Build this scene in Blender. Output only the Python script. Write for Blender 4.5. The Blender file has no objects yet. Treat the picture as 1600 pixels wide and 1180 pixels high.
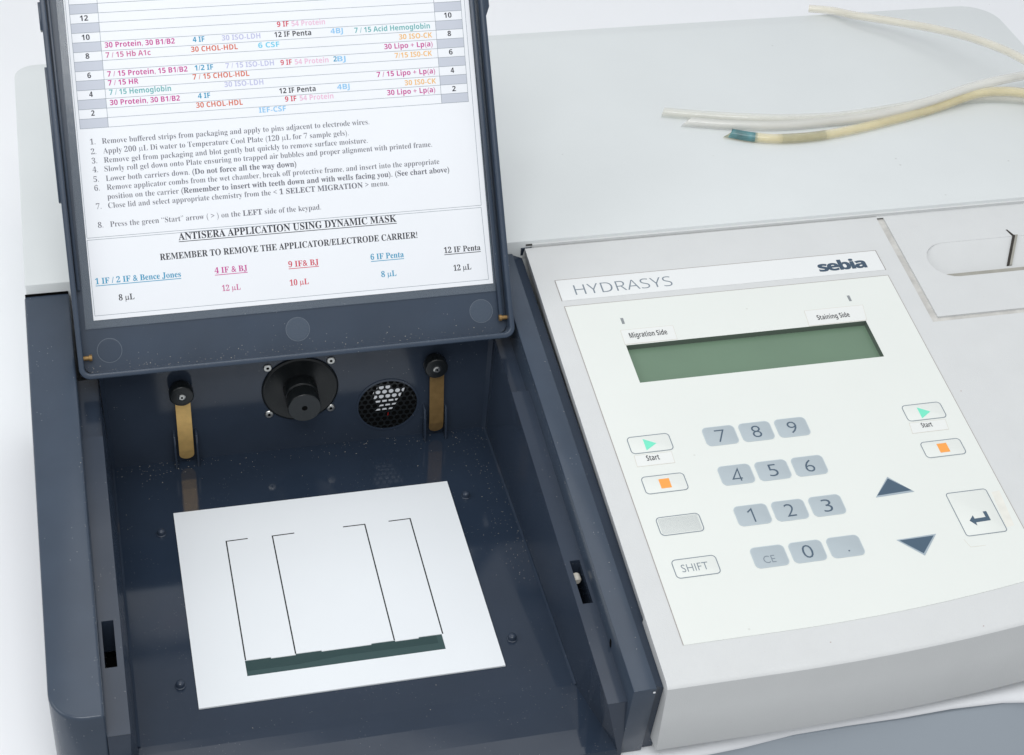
import bpy, bmesh, math, random
from mathutils import Vector, Matrix
# One Blender unit is one centimetre.  X runs along the instrument, Y to its back, Z up;
# z = 0 is the floor of the open compartment.
sc = bpy.context.scene
sc.unit_settings.system = 'METRIC'; sc.unit_settings.scale_length = 0.01
COL = sc.collection
random.seed(4)
# ------------------------------------------------------------------ camera
cd = bpy.data.cameras.new('camera'); cam = bpy.data.objects.new('camera', cd); COL.objects.link(cam)
cd.sensor_width = 36.0; cd.lens = 36.0 * 2780.8 / 1600.0; cd.clip_start = 1.0; cd.clip_end = 3000.0
cam.matrix_world = Matrix(((0.97145, 0.10254, -0.21392, 0.0), (-0.23205, 0.59799, -0.76717, 0.0),
                           (0.04925, 0.79491, 0.60472, 70.0), (0, 0, 0, 1)))
# matrix columns are camera right, up, back
cam.matrix_world = Matrix.Translation((0, 0, 70.0)) @ Matrix((
    (0.97145, 0.10254, -0.21392), (-0.23205, 0.59799, -0.76717), (0.04925, 0.79491, 0.60472))).to_4x4()
sc.camera = cam
# ------------------------------------------------------------------ light
w = bpy.data.worlds.new('World'); sc.world = w; w.use_nodes = True
bg = w.node_tree.nodes['Background']; bg.inputs[0].default_value = (0.93, 0.96, 1.0, 1); bg.inputs[1].default_value = 0.55
def area_light(loc, target, sx, sy, watts, col):
    ld = bpy.data.lights.new('area_light', 'AREA'); ld.shape = 'RECTANGLE'; ld.size = sx; ld.size_y = sy
    ld.energy = watts; ld.color = col
    o = bpy.data.objects.new('area_light', ld); COL.objects.link(o); o.location = loc
    o.rotation_euler = (Vector(target) - Vector(loc)).to_track_quat('-Z', 'Y').to_euler()
    return o
area_light((32, 100, 190), (20, 80, 0), 150, 120, 68000, (1.0, 1.0, 1.0))
area_light((-12, -35, 190), (12, 85, 5), 130, 90, 194000, (0.98, 0.99, 1.0))  # front fill, added to brighten the sheet and back wall
area_light((-130, 60, 120), (-10, 80, 0), 100, 90, 62000, (0.98, 0.99, 1.0))  # side fill, added to brighten the backdrop on the left
sc.view_settings.view_transform = 'Standard'; sc.view_settings.look = 'None'
sc.view_settings.gamma = 1.0; sc.view_settings.use_curve_mapping = False; sc.view_settings.exposure = 0.0
# ------------------------------------------------------------------ frames
TILT = math.radians(8.8703); CT, ST = math.cos(TILT), math.sin(TILT)
LE = math.radians(55.377); CL, SL = math.cos(LE), math.sin(LE)
CV = math.radians(2.1134); CC, SC_ = math.cos(CV), math.sin(CV)
def K(x, s, o=0.0):      # console deck: s runs up the slope from the front edge, o is height above it
    return (x, 56.9 + s * CT - o * ST, 4.854 + s * ST + o * CT)
def D(x, y, o=0.0):      # dark rails: the same slope 3 mm lower, given by world y
    return (x, y, 4.854 + (y - 56.9) * ST / CT - 0.304 + o)
def LD(x, v, o=0.0):     # lid: v runs up the open lid, o towards the viewer
    return (x, 82.2 + v * CL - o * SL, 8.4 + v * SL + o * CL)
def CO(x, y, o=0.0):     # rear cover
    return (x, y, 10.3 + (y - 89.1) * SC_ / CC + o)
def FL(x, y, o=0.0): return (x, y, o)
def WL(x, z, o=0.0): return (x, 84.15 - o, z)   # back wall of the compartment, o towards the viewer
# ------------------------------------------------------------------ materials
def mat(name, col, rough=0.5, spec=0.5, bump=0.0, bscale=8.0, mottle=0.0, mscale=0.3, dust=0.0, dustcol=(.75, .75, .72),
        metal=0.0, coat=0.0, alpha=1.0, trans=0.0, ior=1.45, dthr=0.74, dscale=9.0, rvar=0.0):
    m = bpy.data.materials.new(name); m.use_nodes = True; nt = m.node_tree; N = nt.nodes; Lk = nt.links
    b = N['Principled BSDF']; b.inputs['Roughness'].default_value = rough
    b.inputs['Specular IOR Level'].default_value = spec; b.inputs['Metallic'].default_value = metal
    b.inputs['Coat Weight'].default_value = coat; b.inputs['Transmission Weight'].default_value = trans
    b.inputs['IOR'].default_value = ior
    b.inputs['Alpha'].default_value = alpha
    geo = N.new('ShaderNodeNewGeometry'); src = geo.outputs['Position']
    base = None
    if mottle:
        n = N.new('ShaderNodeTexNoise'); n.inputs['Scale'].default_value = mscale; n.inputs['Detail'].default_value = 6
        Lk.new(src, n.inputs['Vector'])
        mr = N.new('ShaderNodeMapRange'); mr.inputs[1].default_value = .3; mr.inputs[2].default_value = .7
        mr.inputs[3].default_value = 1 - mottle; mr.inputs[4].default_value = 1 + mottle
        Lk.new(n.outputs['Fac'], mr.inputs[0])
        mx = N.new('ShaderNodeMix'); mx.data_type = 'RGBA'; mx.blend_type = 'MULTIPLY'; mx.inputs[0].default_value = 1
        mx.inputs[6].default_value = (*col, 1); Lk.new(mr.outputs[0], mx.inputs[7]); base = mx.outputs[2]
    if dust:
        v = N.new('ShaderNodeTexVoronoi'); v.inputs['Scale'].default_value = dscale; Lk.new(src, v.inputs['Vector'])
        n2 = N.new('ShaderNodeTexNoise'); n2.inputs['Scale'].default_value = .35; n2.inputs['Detail'].default_value = 4; Lk.new(src, n2.inputs['Vector'])
        r = N.new('ShaderNodeMapRange'); r.inputs[1].default_value = .13; r.inputs[2].default_value = .03
        r.inputs[3].default_value = 0; r.inputs[4].default_value = 1; Lk.new(v.outputs['Distance'], r.inputs[0])
        rc = N.new('ShaderNodeSeparateColor'); Lk.new(v.outputs['Color'], rc.inputs[0])
        th = N.new('ShaderNodeMath'); th.operation = 'GREATER_THAN'; th.inputs[1].default_value = dthr + .16
        ad = N.new('ShaderNodeMath'); ad.operation = 'MULTIPLY_ADD'; Lk.new(n2.outputs['Fac'], ad.inputs[0]); ad.inputs[1].default_value = 1.0
        sub = N.new('ShaderNodeMath'); sub.operation = 'MULTIPLY'; sub.inputs[1].default_value = .45; Lk.new(rc.outputs[0], sub.inputs[0])
        Lk.new(sub.outputs[0], ad.inputs[2]); Lk.new(ad.outputs[0], th.inputs[0])
        mu = N.new('ShaderNodeMath'); mu.operation = 'MULTIPLY'; Lk.new(th.outputs[0], mu.inputs[0]); Lk.new(r.outputs[0], mu.inputs[1])
        m2 = N.new('ShaderNodeMath'); m2.operation = 'MULTIPLY'; m2.inputs[1].default_value = dust; Lk.new(mu.outputs[0], m2.inputs[0])
        mx2 = N.new('ShaderNodeMix'); mx2.data_type = 'RGBA'; Lk.new(m2.outputs[0], mx2.inputs[0])
        if base: Lk.new(base, mx2.inputs[6])
        else: mx2.inputs[6].default_value = (*col, 1)
        mx2.inputs[7].default_value = (*dustcol, 1); base = mx2.outputs[2]
    if base: Lk.new(base, b.inputs['Base Color'])
    else: b.inputs['Base Color'].default_value = (*col, 1)
    if rvar:
        n4 = N.new('ShaderNodeTexNoise'); n4.inputs['Scale'].default_value = .5; n4.inputs['Detail'].default_value = 5; Lk.new(src, n4.inputs['Vector'])
        mr4 = N.new('ShaderNodeMapRange'); mr4.inputs[3].default_value = rough - rvar; mr4.inputs[4].default_value = rough + rvar
        Lk.new(n4.outputs['Fac'], mr4.inputs[0]); Lk.new(mr4.outputs[0], b.inputs['Roughness'])
    if bump:
        n3 = N.new('ShaderNodeTexNoise'); n3.inputs['Scale'].default_value = bscale; n3.inputs['Detail'].default_value = 3; Lk.new(src, n3.inputs['Vector'])
        bp = N.new('ShaderNodeBump'); bp.inputs['Strength'].default_value = bump; bp.inputs['Distance'].default_value = .02
        Lk.new(n3.outputs['Fac'], bp.inputs['Height']); Lk.new(bp.outputs['Normal'], b.inputs['Normal'])
    return m
def ink(name, col): return mat(name, col, rough=.6, spec=.3)
M = {
 'paper_sweep': mat('seamless_paper', (.875, .885, .90), .75, .25, mottle=.015, mscale=.03, bump=.15, bscale=3, dust=.35, dustcol=(.35, .35, .36), dthr=.86, dscale=1.6),
 'cover': mat('pale_grey_painted_plastic', (.715, .745, .742), .45, .4, bump=.25, bscale=14, mottle=.02, mscale=.12, dust=.5, dustcol=(.35, .35, .33), dthr=.865, dscale=1.3),
 'fascia': mat('textured_grey_plastic', (.66, .672, .668), .5, .4, bump=.5, bscale=16, mottle=.015, mscale=.5, dust=.25, dustcol=(.45, .36, .30), dthr=.80, dscale=3),
 'panel': mat('cream_membrane', (.775, .80, .76), .42, .4, mottle=.008, mscale=.2, dust=.3, dustcol=(.4, .38, .33), dthr=.86, dscale=1.5),
 'strip': mat('badge_strip_white', (.79, .805, .80), .42, .4),
 'dark': mat('slate_blue_plastic', (.046, .064, .093), .24, .5, mottle=.06, mscale=.4, dust=.5, dthr=.79, dscale=5, rvar=.05, bump=.08, bscale=20),
 'gloss': mat('glossy_slate_plastic', (.022, .034, .056), .09, .5, mottle=.06, mscale=.3, dust=.6, dthr=.765, dscale=9, rvar=.05),
 'wall': mat('satin_slate_plastic', (.033, .046, .070), .13, .5, mottle=.08, mscale=.3, dust=.6, dthr=.77, dscale=6, rvar=.06),
 'lid': mat('lid_slate_plastic', (.036, .054, .084), .30, .5, mottle=.08, mscale=.35, dust=.5, dthr=.76, dscale=5, rvar=.06, bump=.1, bscale=12),
 'black': mat('black_plastic', (.008, .010, .011), .3, .5, dust=.5, dthr=.72, dscale=8),
 'cap': mat('charcoal_plastic', (.022, .026, .029), .45, .4, bump=.2, bscale=18),
 'void': mat('unlit_black', (.003, .003, .003), .9, .1),
 'steel': mat('steel', (.55, .55, .53), .3, metal=1),
 'brass': mat('brass', (.72, .47, .17), .34, metal=.5, mottle=.08, mscale=2.5),
 'brass_dark': mat('darker_brass', (.34, .21, .08), .42, metal=.6, mottle=.12, mscale=2.5),  # darker brown tone of the brass
 'sheet': mat('printed_paper', (.87, .89, .92), .55, .3, mottle=.01, mscale=.2),
 'cell': mat('chart_grey', (.58, .61, .68), .6, .3),
 'plate': mat('ceramic_white', (.83, .86, .88), .3, .45, mottle=.008, mscale=.2),
 'line': ink('line_black', (.02, .022, .025)), 'glass': mat('green_glass', (.035, .075, .075), .12, .6),
 'glass2': mat('green_glass_reflection', (.022, .055, .055), .15, .6),
 'lcd': mat('display_green', (.158, .242, .168), .22, .5, mottle=.03, mscale=.3),
 'lcd_edge': mat('display_surround', (.12, .15, .125), .4),  # recess walls darkened to paint in the shadow round the display
 'key': mat('key_grey', (.44, .50, .53), .42, .4), 'keyrim': mat('key_grey_edge', (.50, .57, .60), .42, .4),
 'outline': ink('outline_grey', (.21, .25, .29)), 'digit': ink('numeral_slate', (.085, .125, .17)),
 'slate': ink('arrow_slate', (.075, .12, .17)), 'halo': ink('arrow_halo', (.38, .45, .50)),
 'green': ink('start_green', (.20, .78, .55)), 'orange': ink('stop_orange', (.93, .38, .09)),
 'tape': mat('sticker_film', (.80, .815, .79), .35, .5), 'tapeedge': mat('sticker_edge', (.66, .63, .56), .5),
 'logo': ink('logo_slate', (.06, .095, .14)), 'thin': ink('thin_line', (.36, .33, .31)),
 'groove': mat('groove_dirt', (.57, .56, .53), .7, .2, mottle=.15, mscale=1.2), 'tick': ink('tick_grey', (.27, .29, .30)),
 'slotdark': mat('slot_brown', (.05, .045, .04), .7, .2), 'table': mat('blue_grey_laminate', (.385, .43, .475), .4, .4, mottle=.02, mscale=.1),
 'ledge': mat('dusty_ledge', (.36, .35, .31), .7, .2, mottle=.12, mscale=1),
 'mark': mat('moulding_mark', (.060, .083, .118), .34, .5, bump=.4, bscale=9),
 'ring': mat('mould_ring', (.13, .16, .20), .4),
 'bead': mat('ivory_nylon', (.6, .57, .5), .4), 'red': ink('red_wire', (.35, .01, .01)), 'white': mat('fan_white', (.80, .82, .85), .4),
 'tube_clear': mat('frosted_tube', (.86, .85, .76), .14, .6, mottle=.04, mscale=.8, coat=.8, alpha=.30),
 'tube_white': mat('milky_tube', (.90, .89, .84), .14, .6, mottle=.03, mscale=.6, coat=.8, alpha=.42),
 'tube_cream': mat('cream_tube', (.86, .82, .70), .16, .6, mottle=.05, mscale=.5, coat=.8, alpha=.42),
 'dust': mat('dust_speck', (.55, .52, .46), .8, .2),
 'tube_yellow': mat('yellowed_tube', (.90, .80, .50), .12, .6, mottle=.08, mscale=.9, coat=.8, alpha=.38),
 'residue': mat('teal_residue', (.08, .24, .27), .2, .6, alpha=.8, mottle=.4, mscale=1.5), 'residue2': mat('grey_residue', (.36, .37, .25), .3, .4, alpha=.33, mottle=.3, mscale=2.5),
}
INK = {'black': (.035, .035, .045), 'magenta': (.58, .06, .30), 'rose': (.60, .14, .32), 'blue': (.03, .32, .52), 'lilac': (.52, .53, .74),
       'light_blue': (.26, .56, .84), 'teal': (.14, .45, .45), 'amber': (.86, .50, .18), 'red_orange': (.68, .15, .08),
       'cyan': (.15, .60, .80), 'red': (.65, .06, .10), 'pink': (.82, .50, .66)}
for k_, v_ in INK.items(): M['ink_' + k_] = ink('ink_' + k_, v_)
# ------------------------------------------------------------------ building helpers
def empty(name, loc, label, cat, group=None):
    o = bpy.data.objects.new(name, None); COL.objects.link(o); o.location = loc; o.empty_display_size = 2
    o['label'] = label; o['category'] = cat
    if group: o['group'] = group
    o['_loc'] = list(loc)
    return o
WLOC = {}
def link(name, me, m, parent, smooth=False, bevel=0, label=None, seg=2):
    vs = [v.co.copy() for v in me.vertices]
    c = sum(vs, Vector()) / max(1, len(vs))
    me.transform(Matrix.Translation(-c))
    me.materials.append(M[m] if isinstance(m, str) else m)
    o = bpy.data.objects.new(name, me); COL.objects.link(o)
    o.location = c; WLOC[o.name] = c
    if parent:
        o.parent = parent
        o.matrix_parent_inverse = Matrix.Translation(-(WLOC[parent.name] if parent.name in WLOC else Vector(parent.location)))
    if smooth:
        for p in me.polygons: p.use_smooth = True
    if bevel:
        b = o.modifiers.new('bevel', 'BEVEL'); b.width = bevel; b.segments = seg; b.limit_method = 'ANGLE'; b.angle_limit = math.radians(35)
        b.harden_normals = False
        for p in me.polygons: p.use_smooth = True
        es = o.modifiers.new('split', 'EDGE_SPLIT'); es.split_angle = math.radians(40)
    if label: o['label'] = label
    return o
def mesh(name, V, F, m, parent, **k):
    me = bpy.data.meshes.new(name); me.from_pydata([tuple(v) for v in V], [], F)
    bm = bmesh.new(); bm.from_mesh(me); bmesh.ops.recalc_face_normals(bm, faces=bm.faces); bm.to_mesh(me); bm.free()
    return link(name, me, m, parent, **k)
class MB:                                   # collects shapes that belong to one piece
    def __init__(s): s.V = []; s.F = []
    def add(s, V, F):
        n = len(s.V); s.V += [tuple(v) for v in V]; s.F += [tuple(i + n for i in f) for f in F]; return s
    def box(s, fr, a0, a1, b0, b1, o0, o1):
        V = [fr(a, b, o) for o in (o0, o1) for a, b in ((a0, b0), (a1, b0), (a1, b1), (a0, b1))]
        return s.add(V, [(3, 2, 1, 0), (4, 5, 6, 7), (0, 1, 5, 4), (1, 2, 6, 5), (2, 3, 7, 6), (3, 0, 4, 7)])
    def prism(s, fr, pts, o0, o1):
        n = len(pts); V = [fr(a, b, o0) for a, b in pts] + [fr(a, b, o1) for a, b in pts]
        return s.add(V, [tuple(range(n - 1, -1, -1)), tuple(range(n, 2 * n))] + [(i, (i + 1) % n, n + (i + 1) % n, n + i) for i in range(n)])
    def ring(s, fr, outer, inner, o0, o1):   # two loops with the same number of points
        n = len(outer); V = [fr(a, b, o) for o in (o0, o1) for L in (outer, inner) for a, b in L]; F = []
        for i in range(n):
            j = (i + 1) % n
            F += [(i, j, n + j, n + i), (2 * n + i, 3 * n + i, 3 * n + j, 2 * n + j), (i, 2 * n + i, 2 * n + j, j), (n + i, n + j, 3 * n + j, 3 * n + i)]
        return s.add(V, F)
    def lathe(s, fr, cx, cy, prof, n=40, cap=True):   # prof: (radius, offset)
        V = []; F = []
        for r, o in prof:
            V += [fr(cx + r * math.cos(2 * math.pi * i / n), cy + r * math.sin(2 * math.pi * i / n), o) for i in range(n)]
        for k in range(len(prof) - 1):
            for i in range(n):
                j = (i + 1) % n; F.append((k * n + i, k * n + j, (k + 1) * n + j, (k + 1) * n + i))
        if cap: F += [tuple(range(n - 1, -1, -1)), tuple(range((len(prof) - 1) * n, len(prof) * n))]
        return s.add(V, F)
    def build(s, name, m, parent, **k): return mesh(name, s.V, s.F, m, parent, **k)
def rr(x0, x1, y0, y1, r, n=6):             # rounded rectangle loop
    P = []
    for cx, cy, a0 in ((x1 - r, y1 - r, 0), (x0 + r, y1 - r, 90), (x0 + r, y0 + r, 180), (x1 - r, y0 + r, 270)):
        for i in range(n + 1):
            a = math.radians(a0 + 90 * i / n); P.append((cx + r * math.cos(a), cy + r * math.sin(a)))
    return P
def circ(cx, cy, r, n=32, ry=None): return [(cx + r * math.cos(2 * math.pi * i / n), cy + (ry or r) * math.sin(2 * math.pi * i / n)) for i in range(n)]
def flat(fr, pts, name, m, parent, o0, o1, **k): return MB().prism(fr, pts, o0, o1).build(name, m, parent, **k)
def bar(fr, p, q, wd, name, m, parent, o0, o1):
    d = Vector((q[0] - p[0], q[1] - p[1])); d.normalize(); n = Vector((-d.y, d.x)) * wd / 2
    return flat(fr, [(p[0] - n.x, p[1] - n.y), (q[0] - n.x, q[1] - n.y), (q[0] + n.x, q[1] + n.y), (p[0] + n.x, p[1] + n.y)], name, m, parent, o0, o1)
def pathbar(fr, P, wd):                     # a mitred line through P, as one prism outline
    L = []; R = []
    for i, p in enumerate(P):
        p = Vector(p)
        a = (p - Vector(P[i - 1])).normalized() if i else (Vector(P[1]) - p).normalized()
        b = (Vector(P[i + 1]) - p).normalized() if i < len(P) - 1 else a
        t = (a + b).normalized(); n = Vector((-t.y, t.x)); k = wd / 2 / max(.35, abs(n.dot(Vector((-a.y, a.x)))))
        L.append(tuple(p + n * k)); R.append(tuple(p - n * k))
    return R + L[::-1]
# ---- lettering: curves turned into real thin letter shapes
def serif(s):
    o = ''
    for c in s:
        if 'A' <= c <= 'Z': o += chr(0x1D400 + ord(c) - 65)
        elif 'a' <= c <= 'z': o += chr(0x1D41A + ord(c) - 97)
        elif '0' <= c <= '9': o += chr(0x1D7CE + ord(c) - 48)
        elif c == 'μ': o += chr(0x1D6CD)
        else: o += c
    return o
def sans(s, bold):
    A0, a0, d0 = (0x1D5D4, 0x1D5EE, 0x1D7EC) if bold else (0x1D5A0, 0x1D5BA, 0x1D7E2)
    o = ''
    for c in s:
        if 'A' <= c <= 'Z': o += chr(A0 + ord(c) - 65)
        elif 'a' <= c <= 'z': o += chr(a0 + ord(c) - 97)
        elif '0' <= c <= '9': o += chr(d0 + ord(c) - 48)
        else: o += c
    return o
def glyphs(s, offset, space=1.0, res=3):
    c = bpy.data.curves.new('lettering', 'FONT'); c.body = s; c.offset = offset; c.resolution_u = res; c.space_character = space
    t = bpy.data.objects.new('lettering', c); COL.objects.link(t)
    dg = bpy.context.evaluated_depsgraph_get(); me = bpy.data.meshes.new_from_object(t.evaluated_get(dg))
    bpy.data.objects.remove(t); bpy.data.curves.remove(c)
    return me
CAP = {}
def lettering(fr, s, style, x0, y0, x1, cap, m, parent, o, name='lettering', offset=None, space=1.0, slant=0.0, drift=0.0):
    conv = {'serif': serif, 'bold': lambda q: sans(q, True), 'sans': lambda q: sans(q, False), 'plain': lambda q: q}[style]
    off = {'serif': -.004, 'bold': .004, 'sans': 0, 'plain': 0}[style] if offset is None else offset
    key = style
    if key not in CAP:
        me = glyphs(conv('H'), 0); CAP[key] = max(v.co.y for v in me.vertices); bpy.data.meshes.remove(me)
    parts = []                               # '*' toggles bold in serif lines
    if '*' in s and style == 'serif':
        X = 0; bold = False
        for seg in s.split('*'):
            if seg:
                b_off = .004 if bold else -.0075
                me = glyphs(conv(seg) , b_off)
                ex = glyphs(conv(seg + 'H'), b_off); hh = glyphs(conv('H'), b_off)
                adv = max(v.co.x for v in ex.vertices) - max(v.co.x for v in hh.vertices)
                kx = 1.0 if bold else .93
                parts.append((me, X, kx)); X += adv * kx
                bpy.data.meshes.remove(ex); bpy.data.meshes.remove(hh)
            bold = not bold
    else:
        parts.append((glyphs(conv(s), (-.0075 if style == 'serif' else off), space), 0, 1.0))
    V = []; F = []
    for me, X, kx in parts:
        n = len(V); V += [(v.co.x * kx + X, v.co.y) for v in me.vertices]; F += [tuple(i + n for i in p.vertices) for p in me.polygons]
        bpy.data.meshes.remove(me)
    xa = min(v[0] for v in V); xb = max(v[0] for v in V)
    ky = cap / CAP[key]; kx = (x1 - x0) / (xb - xa)
    P = [fr(x0 + (vx - xa) * kx + slant * vy * ky, y0 + vy * ky + drift * (vx - xa) * kx, o) for vx, vy in V]
    me = bpy.data.meshes.new(name); me.from_pydata(P, [], F)
    return link(name, me, m, parent)
CHART = [
    ('12', 'black', -0.13, 19.94, 0.32),
    ('10', 'black', -0.14, 18.87, 0.3),
    ('8', 'black', -0.04, 17.82, 0.17),
    ('6', 'black', -0.05, 16.74, 0.15),
    ('4', 'black', -0.06, 15.68, 0.14),
    ('2', 'black', -0.06, 14.62, 0.13),
    ('30 Protein, 30 B1/B2', 'magenta', 1.08, 18.37, 4.98),
    ('4 IF', 'blue', 5.99, 18.38, 6.66),
    ('30 ISO-LDH', 'lilac', 7.64, 18.37, 9.84),
    ('12 IF Penta', 'black', 10.65, 18.37, 12.77),
    ('4BJ', 'light_blue', 13.9, 18.38, 14.62),
    ('7 / 15 Acid Hemoglobin', 'teal', 15.29, 18.34, 19.76),
    ('7 / 15 Hb A1c', 'rose', 1.07, 17.81, 3.57),
    ('30 CHOL-HDL', 'red_orange', 5.84, 17.83, 8.49),
    ('6 CSF', 'cyan', 9.66, 17.82, 10.88),
    ('30 ISO-CK', 'amber', 17.87, 17.8, 19.84),
    ('30 Lipo + Lp(a)', 'magenta', 16.95, 17.29, 19.82),
    ('7 / 15 Protein, 15 B1/B2', 'magenta', 1.05, 16.75, 5.53),
    ('1/2 IF', 'blue', 5.94, 16.77, 6.99),
    ('7 / 15 ISO-LDH', 'lilac', 7.69, 16.78, 10.46),
    ('9 IF', 'red', 10.84, 16.76, 11.49),
    ('54 Protein', 'pink', 11.66, 16.75, 13.62),
    ('2', 'blue', 13.91, 16.77, 14.11),
    ('BJ', 'light_blue', 14.14, 16.76, 14.62),
    ('7/15 IS0-CK', 'amber', 17.51, 16.74, 19.73),
    ('7 / 15 HR', 'magenta', 1.04, 16.25, 2.73),
    ('7 / 15 CHOL-HDL', 'red_orange', 5.78, 16.27, 8.99),
    ('7 / 15 Lipo + Lp(a)', 'magenta', 16.35, 15.71, 19.82),
    ('7 / 15 Hemoglobin', 'teal', 1.05, 15.72, 4.5),
    ('30 ISO-LDH', 'lilac', 7.52, 15.73, 9.75),
    ('12 IF Penta', 'black', 10.61, 15.15, 12.71),
    ('4BJ', 'light_blue', 13.97, 15.15, 14.7),
    ('30 IS0-CK', 'amber', 17.95, 15.12, 19.81),
    ('30 Protein, 30 B1/B2', 'magenta', 1.03, 15.14, 4.94),
    ('4 IF', 'blue', 5.96, 15.18, 6.66),
    ('9 IF', 'red', 10.89, 14.66, 11.55),
    ('54 Protein', 'pink', 11.74, 14.66, 13.7),
    ('30 Lipo + Lp(a)', 'magenta', 16.86, 14.62, 19.72),
    ('30 CHOL-HDL', 'red_orange', 5.81, 14.66, 8.46),
    ('IEF-CSF', 'light_blue', 9.34, 14.13, 10.89),
    ('9 IF', 'red', 10.85, 18.95, 11.53),
    ('54 Protein', 'pink', 11.69, 18.94, 13.63),
    ('10', 'black', 20.66, 18.89, 21.11),
    ('8', 'black', 20.77, 17.82, 20.98),
    ('6', 'black', 20.75, 16.74, 20.97),
    ('4', 'black', 20.75, 15.67, 20.96),
    ('2', 'black', 20.74, 14.59, 20.96),
]
PROSE = [
    ('Remove buffered strips from packaging and apply to pins adjacent to electrode wires.', 'black', 0.37, 13, 15.64),
    ('Apply 200 μL Di water to Temperature Cool Plate (120 μL for 7 sample gels).', 'black', 0.38, 12.45, 14.37),
    ('Remove gel from packaging and blot gently but quickly to remove surface moisture.', 'black', 0.37, 11.93, 15.44),
    ('Slowly roll gel down onto Plate ensuring no trapped air bubbles and proper alignment with printed frame.', 'black', 0.35, 11.43, 19.22),
    ('Lower both carriers down. *(Do not force all the way down)*', 'black', 0.37, 10.89, 11.17),
    ('Remove applicator combs from the wet chamber, break off protective frame, and insert into the appropriate', 'black', 0.37, 10.39, 19.56),
    ('position on the carrier *(Remember to insert with teeth down and with wells facing you). (See chart above)*', 'black', 0.35, 9.87, 20.11),
    ('Close lid and select appropriate chemistry from the < *1 SELECT MIGRATION* > menu.', 'black', 0.34, 9.36, 16.45),
    ('Press the green “Start” arrow ( > ) on the *LEFT* side of the keypad.', 'black', 0.34, 8.3, 12.35),
    ('*ANTISERA APPLICATION USING DYNAMIC MASK*', 'black', 4.06, 7.16, 16.7),
    ('*REMEMBER TO REMOVE THE APPLICATOR/ELECTRODE CARRIER!*', 'black', 2.91, 6.11, 17.84),
    ('*1 IF / 2 IF & Bence Jones*', 'blue', -0.81, 5.07, 3.98),
    ('*8 μL*', 'black', 0.39, 4.04, 1.26),
    ('*4 IF & BJ*', 'magenta', 5.9, 5.08, 7.77),
    ('*12 μL*', 'rose', 6.22, 4.03, 7.28),
    ('*9 IF& BJ*', 'red', 10.14, 5.06, 11.9),
    ('*10 μL*', 'red', 10.12, 3.99, 11.22),
    ('*6 IF Penta*', 'blue', 14.96, 5.06, 16.93),
    ('*8 μL*', 'blue', 15.49, 4, 16.39),
    ('*12 IF Penta*', 'black', 19.35, 5.07, 21.55),
    ('*12 μL*', 'black', 19.82, 3.98, 20.89),
]
# ------------------------------------------------------------------ the setting
setting = []
TZ = -1.2
def structure(o): o['kind'] = 'structure'; return o
# white paper sweep: a table top that bends up far behind and hangs over the table's front edge
xs = [-230, -120, -60, -20, -5, 8, 16, 22, 26, 30, 33, 36, 39, 42, 45, 48, 51, 54, 58, 64, 72, 90, 130, 200, 300]
def edge_y(x):
    wob = .45 + .30 * math.sin((x - 30) * .21) + .16 * math.sin((x - 20) * .53 + 1.0)
    return 57.0 + (wob if x > 20 else wob * .4)
prof = []
for x in xs:
    e = edge_y(x); lift = .16 * math.sin(x * .33 + .6) if 18 < x < 80 else 0.0
    col = [(x, e + .55, TZ - .62 + lift), (x, e + .22, TZ - .56 + lift), (x, e + .1, TZ - .40 + lift),
           (x, e + .18, TZ - .16 + lift), (x, e + .5, TZ + lift * .6), (x, e + 1.2, TZ), (x, 70, TZ), (x, 110, TZ), (x, 190, TZ)]
    for k in range(1, 11):
        a = math.radians(9 * k); col.append((x, 190 + 90 * math.sin(a), TZ + 90 * (1 - math.cos(a))))
    col.append((x, 280, 260))
    prof.append(col)
m_ = len(prof[0])
structure(mesh('paper_backdrop', [p for c in prof for p in c],
     [(i * m_ + j, (i + 1) * m_ + j, (i + 1) * m_ + j + 1, i * m_ + j + 1) for i in range(len(xs) - 1) for j in range(m_ - 1)], 'paper_sweep', None, smooth=True))
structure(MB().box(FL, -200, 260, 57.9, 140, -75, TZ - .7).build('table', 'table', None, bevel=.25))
# ------------------------------------------------------------------ the instrument
root = empty('electrophoresis_instrument', (24, 84, TZ), 'pale grey and slate blue laboratory instrument with open lid, keypad and green display', 'laboratory instrument')
XL, XR = -4.95, 68.4
# rear cover: rounded slab over the back of the instrument
def tilt_block(name, plan, topf, zb, m, parent, bevel=0, seg=3):
    n = len(plan); V = [(x, y, zb) for x, y in plan] + [topf(x, y) for x, y in plan]
    return mesh(name, V, [tuple(range(n - 1, -1, -1)), tuple(range(n, 2 * n))] + [(i, (i + 1) % n, n + (i + 1) % n, n + i) for i in range(n)], m, parent, bevel=bevel, seg=seg)
def arc(cx, cy, r, a0, a1, n=6): return [(cx + r * math.cos(math.radians(a0 + (a1 - a0) * i / n)), cy + r * math.sin(math.radians(a0 + (a1 - a0) * i / n))) for i in range(n + 1)]
plan = [(XL + .12, 89.12), (XR, 89.12)] + arc(XR - 2.6, 112.3, 2.6, 0, 90, 8) + [(40, 114.95)] + arc(XL + 1.5, 113.4, 1.45, 90, 180, 6)
tilt_block('rear_cover', plan, lambda x, y: CO(x, y), TZ + .25, 'cover', root, bevel=.07, seg=2)

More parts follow.
